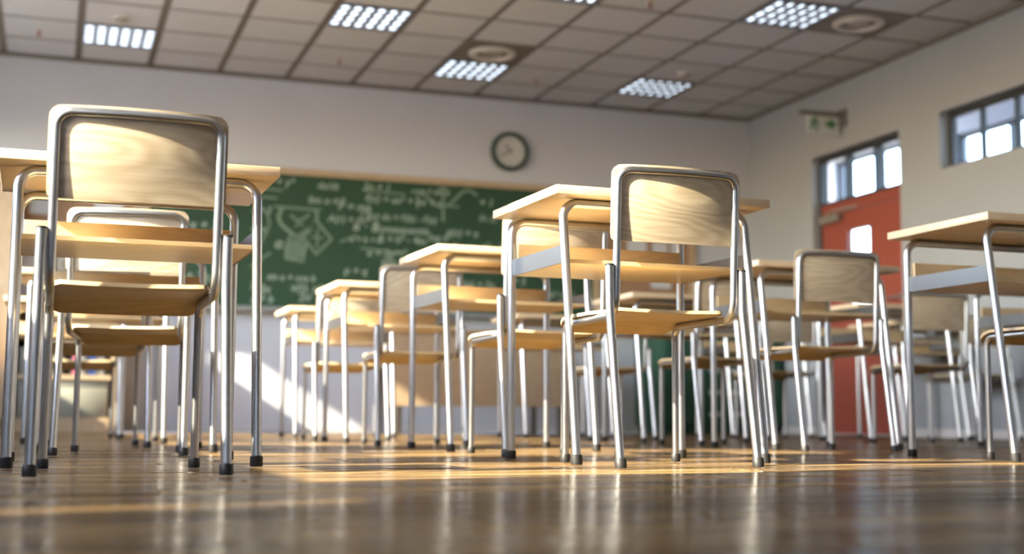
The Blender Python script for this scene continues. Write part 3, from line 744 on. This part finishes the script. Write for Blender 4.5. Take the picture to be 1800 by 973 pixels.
# green lockers -------------------------------------------------------------------------------------------------
lx0, lx1, ly, lz = 4.685, 5.76, 9.62, .97
lk = thing('locker_cabinet', 'low dark green metal locker cabinet in the front right corner', 'cabinet', ((lx0+lx1)/2, 9.9, 0))
bm = bmesh.new(); box(bm, lx0, lx1, ly+.02, WY1-.02, .06, lz, bev=.004); box(bm, lx0+.03, lx1-.03, ly+.05, WY1-.03, .0005, .0598)
loc_obj('body', bm, M_GREENC, lk)
mid = (lx0+lx1)/2
for s in (0, 1):
    for k in range(5):
        z0 = .075+k*.178; a, b = ((lx0+.012, mid-.006), (mid+.006, lx1-.012))[s]
        d = loc_obj('door', bx(a, b, ly, ly+.0195, z0, z0+.17, bev=.003), M_GREENC, lk)
        h = mid-.10 if s == 0 else mid+.10
        bmh = bmesh.new(); box(bmh, h-.045, h+.045, ly-.018, ly-.0005, z0+.066, z0+.098, bev=.004)
        loc_obj('handle', bmh, M_LATCH, d) if False else None
        for v in bmh.verts: v.co -= Vector(lk.location)
        obj('handle', bmh, M_LATCH, d)

# bookcase, boxes, books, tall cupboard -----------------------------------------------------------------------------
kx0, kx1, ky = -.26, .435, 9.84
bk = thing('bookcase', 'low open wooden bookcase against the front wall at the left', 'bookcase', ((kx0+kx1)/2, 10.03, 0))
bm = bmesh.new()
loc_obj('side_panel', bx(kx0, kx0+.022, ky, WY1-.02, .0005, .95), M_SHELF, bk); loc_obj('side_panel', bx(kx1-.03, kx1, ky, WY1-.02, .0005, .95), M_SHELF, bk)
loc_obj('back_panel', bx(kx0+.022, kx1-.03, WY1-.035, WY1-.021, .10, .93), M_DIFF, bk)
loc_obj('shelf', bx(kx0+.022, kx1-.03, ky+.002, WY1-.036, .375, .405), M_SHELF, bk); loc_obj('shelf', bx(kx0+.022, kx1-.03, ky+.002, WY1-.036, .66, .68), M_SHELF, bk)
loc_obj('bottom_board', bx(kx0+.022, kx1-.03, ky+.002, WY1-.036, .075, .10), M_SHELF, bk); loc_obj('plinth', bx(kx0+.022, kx1-.03, ky+.006, ky+.03, .0005, .0748), M_SHELF, bk)
loc_obj('top_board', bx(kx0+.022, kx1-.03, ky, WY1-.02, .93, .95), M_SHELF, bk)
def sbox(x0, x1, label):
    t = thing('storage_box', label, 'storage box', ((x0+x1)/2, ky+.17, .1005), 0, 'grey storage boxes in the bookcase')
    w = (x1-x0)/2
    obj('body', bx(-w, w, -.155, .15, .0, .225, bev=.006), M_BOX, t, smooth=True)
    obj('lid', bx(-w-.003, w+.003, -.158, .153, .2255, .262, bev=.006), M_BOX, t, smooth=True)
sbox(.055, .385, 'grey storage box on the right of the bookcase bottom')
sbox(-.225, .015, 'grey storage box on the left of the bookcase bottom')
BK = [(.118, .022, .195, (.03, .03, .035), 'black'), (.143, .042, .205, (.62, .14, .24), 'pink'), (.188, .018, .20, (.28, .28, .28), 'grey'), (.209, .020, .21, (.16, .15, .15), 'dark grey'), (.232, .016, .19, (.015, .016, .02), 'thin black'),
      (.250, .046, .21, (.012, .05, .20), 'blue'), (.299, .030, .20, (.10, .10, .105), 'charcoal'), (.332, .018, .195, (.25, .25, .24), 'mid grey'), (.352, .026, .2, (.012, .012, .014), 'tall black')]
BL = {'black': 'black book just left of the pink one', 'pink': 'thick pink book', 'grey': 'grey book just right of the pink one', 'dark grey': 'dark grey book, second right of the pink one', 'thin black': 'thin black book touching the left of the blue one', 'blue': 'thick dark blue book', 'charcoal': 'charcoal book just right of the blue one', 'mid grey': 'mid grey book second right of the blue one', 'tall black': 'black book at the right end of the row'}
for x, w, h, c, nm in BK:
    lb = BL[nm]
    t = thing('book', '%s, on the bookcase shelf' % lb, 'book', (x+w/2, ky+.03, .4055), 0, 'books on the bookcase shelf')
    m = plain('book_cover_'+nm.replace(' ', '_'), c, .5)
    bmb = bmesh.new(); box(bmb, -w/2, -w/2+.002, .003, .15, 0, h); box(bmb, w/2-.002, w/2, .003, .15, 0, h); box(bmb, -w/2, w/2, 0, .003, 0, h, bev=.0008)
    obj('cover', bmb, m, t); obj('pages', bx(-w/2+.0022, w/2-.0022, .0035, .145, .003, h-.003), M_PAPER, t)
t = thing('storage_box', 'flat pale grey box on the bookcase shelf left of the books', 'storage box', (-.075, ky+.16, .4055))
obj('body', bx(-.14, .155, -.14, .15, 0, .15, bev=.005), M_BOX, t, smooth=True); obj('lid', bx(-.143, .158, -.143, .153, .1505, .19, bev=.005), M_BOX, t, smooth=True)
cb = thing('tall_cupboard', 'tall wooden cupboard at the far left against the front wall', 'cupboard', (-.72, 10.07, 0))
loc_obj('body', bx(-1.15, -.29, 9.95, WY1-.02, .06, 1.86, bev=.003), M_SHELF, cb); loc_obj('plinth', bx(-1.13, -.31, 9.97, WY1-.03, .0005, .0598), M_SHELF, cb)
for a, b, hx_ in ((-1.145, -.723, -.76), (-.717, -.295, -.68)):
    d = loc_obj('door', bx(a, b, 9.932, 9.9495, .08, 1.84, bev=.002), M_SHELF, cb)
    bmh = bmesh.new(); tube(bmh, fillet([(hx_, 9.931, .95), (hx_, 9.905, .95), (hx_, 9.905, 1.08), (hx_, 9.931, 1.08)], .01, 4), .005, 10)
    for v in bmh.verts: v.co -= Vector(cb.location)
    obj('handle', bmh, M_STEEL, d, smooth=True)

# exit sign -------------------------------------------------------------------------------------------------------
ex = thing('exit_sign', 'small hanging emergency exit sign with green pictograms above the red door', 'sign', (WX1, 8.72, 2.46))
obj('wall_bracket', bx(-.03, -.001, -.05, .05, -.05, .085, bev=.004), M_SIGNH, ex)
obj('housing', bx(-.40, -.0305, -.025, .025, .02, .055, bev=.004), M_SIGNH, ex)
obj('sign_plate', bx(-.335, -.05, -.006, .006, -.115, .0195, bev=.001), M_SIGNW, ex)
bm = bmesh.new(); Y0, Y1 = -.0085, -.0062
def poly(pts):
    a = [bm.verts.new((x, Y0, z)) for x, z in pts]; b = [bm.verts.new((x, Y1, z)) for x, z in pts]
    bm.faces.new(a); bm.faces.new(b[::-1])
    for k in range(len(pts)): bm.faces.new((a[k], b[k], b[(k+1) % len(pts)], a[(k+1) % len(pts)]))
cx_, cz_ = -.275, -.045
poly([(cx_+.012*math.cos(a*PI/5)+.012, cz_+.048+.012*math.sin(a*PI/5)) for a in range(10)])
poly([(cx_-.012, cz_+.034), (cx_+.022, cz_+.030), (cx_+.014, cz_-.008), (cx_-.016, cz_-.004)])
poly([(cx_-.016, cz_-.004), (cx_+.0, cz_-.006), (cx_-.018, cz_-.034), (cx_-.045, cz_-.050), (cx_-.05, cz_-.038), (cx_-.03, cz_-.026)])
poly([(cx_+.0, cz_-.006), (cx_+.014, cz_-.008), (cx_+.034, cz_-.030), (cx_+.028, cz_-.062), (cx_+.016, cz_-.060), (cx_+.018, cz_-.034)])
poly([(cx_-.012, cz_+.034), (cx_-.004, cz_+.022), (cx_-.034, cz_+.004), (cx_-.04, cz_+.014)])
poly([(cx_+.022, cz_+.030), (cx_+.05, cz_+.006), (cx_+.044, cz_-.002), (cx_+.018, cz_+.016)])
ax_ = -.125
poly([(ax_-.045, cz_-.013), (ax_-.005, cz_-.013), (ax_-.005, cz_-.043), (ax_+.05, cz_+.005), (ax_-.005, cz_+.05), (ax_-.005, cz_+.022), (ax_-.045, cz_+.022)])
obj('pictogram', bm, M_SIGNG, ex)

# ------------------------------------------------------------------ light
EXPOSURE = 0.42
w = bpy.data.worlds.new('sky'); SC.world = w; w.use_nodes = True; nt = w.node_tree
bg = nt.nodes['Background']; sky = nt.nodes.new('ShaderNodeTexSky'); sky.sky_type = 'NISHITA'; sky.sun_disc = False
sky.sun_elevation = math.radians(32); sky.sun_rotation = math.radians(-104); sky.altitude = 100; sky.air_density = 1.0; sky.dust_density = 1.5
nt.links.new(sky.outputs[0], bg.inputs[0]); bg.inputs[1].default_value = 1.9
sd = Vector((1, .225, -.625))
L = bpy.data.lights.new('sun', 'SUN'); L.energy = 30; L.color = (1, .87, .63); L.angle = math.radians(.9)
so = bpy.data.objects.new('sun', L); COL.objects.link(so); so.rotation_euler = (-sd).to_track_quat('Z', 'Y').to_euler(); so.location = (-8, 2, 6)
def portal(name, loc, rot, sx, sy):
    A = bpy.data.lights.new(name, 'AREA'); A.shape = 'RECTANGLE'; A.size = sx; A.size_y = sy; A.cycles.is_portal = True
    o = bpy.data.objects.new(name, A); COL.objects.link(o); o.location = loc; o.rotation_euler = rot
for y0, y1, z0, z1 in LW[:6]:
    portal('window_portal', (WX0-.15, (y0+y1)/2, (z0+z1)/2), (0, -PI/2, 0), z1-z0, y1-y0)
for y0, y1 in ((10.02, 11.52), (4.2, 9.60)):
    portal('corridor_portal', (CX+.17, (y0+y1)/2, 1.71), (0, PI/2, 0), 1.82, y1-y0)

# ------------------------------------------------------------------ camera
cam = bpy.data.cameras.new('camera'); co = bpy.data.objects.new('camera', cam); COL.objects.link(co); SC.camera = co
cam.sensor_width = 36; cam.lens = 2306.54*36/1800; cam.clip_start = .02; cam.clip_end = 200
yaw, pitch, roll = math.radians(19.2818), math.radians(6.0911), math.radians(.30608)
fwd = Vector((math.sin(yaw)*math.cos(pitch), math.cos(yaw)*math.cos(pitch), math.sin(pitch)))
right = Vector((math.cos(yaw), -math.sin(yaw), 0)); up = right.cross(fwd)
r2 = math.cos(roll)*right+math.sin(roll)*up; u2 = -math.sin(roll)*right+math.cos(roll)*up
co.matrix_world = Matrix(((r2.x, u2.x, -fwd.x, 0), (r2.y, u2.y, -fwd.y, 0), (r2.z, u2.z, -fwd.z, .1253), (0, 0, 0, 1)))
cam.dof.use_dof = True; cam.dof.focus_distance = 3.35; cam.dof.aperture_fstop = 2.0

SC.view_settings.view_transform = 'Standard'; SC.view_settings.look = 'None'; SC.view_settings.gamma = 1; SC.view_settings.use_curve_mapping = False
SC.view_settings.exposure = EXPOSURE
cy = SC.cycles
cy.use_denoising = True; cy.max_bounces = 10; cy.diffuse_bounces = 6; cy.glossy_bounces = 5; cy.transparent_max_bounces = 12; cy.sample_clamp_indirect = 8; cy.caustics_reflective = False; cy.caustics_refractive = False
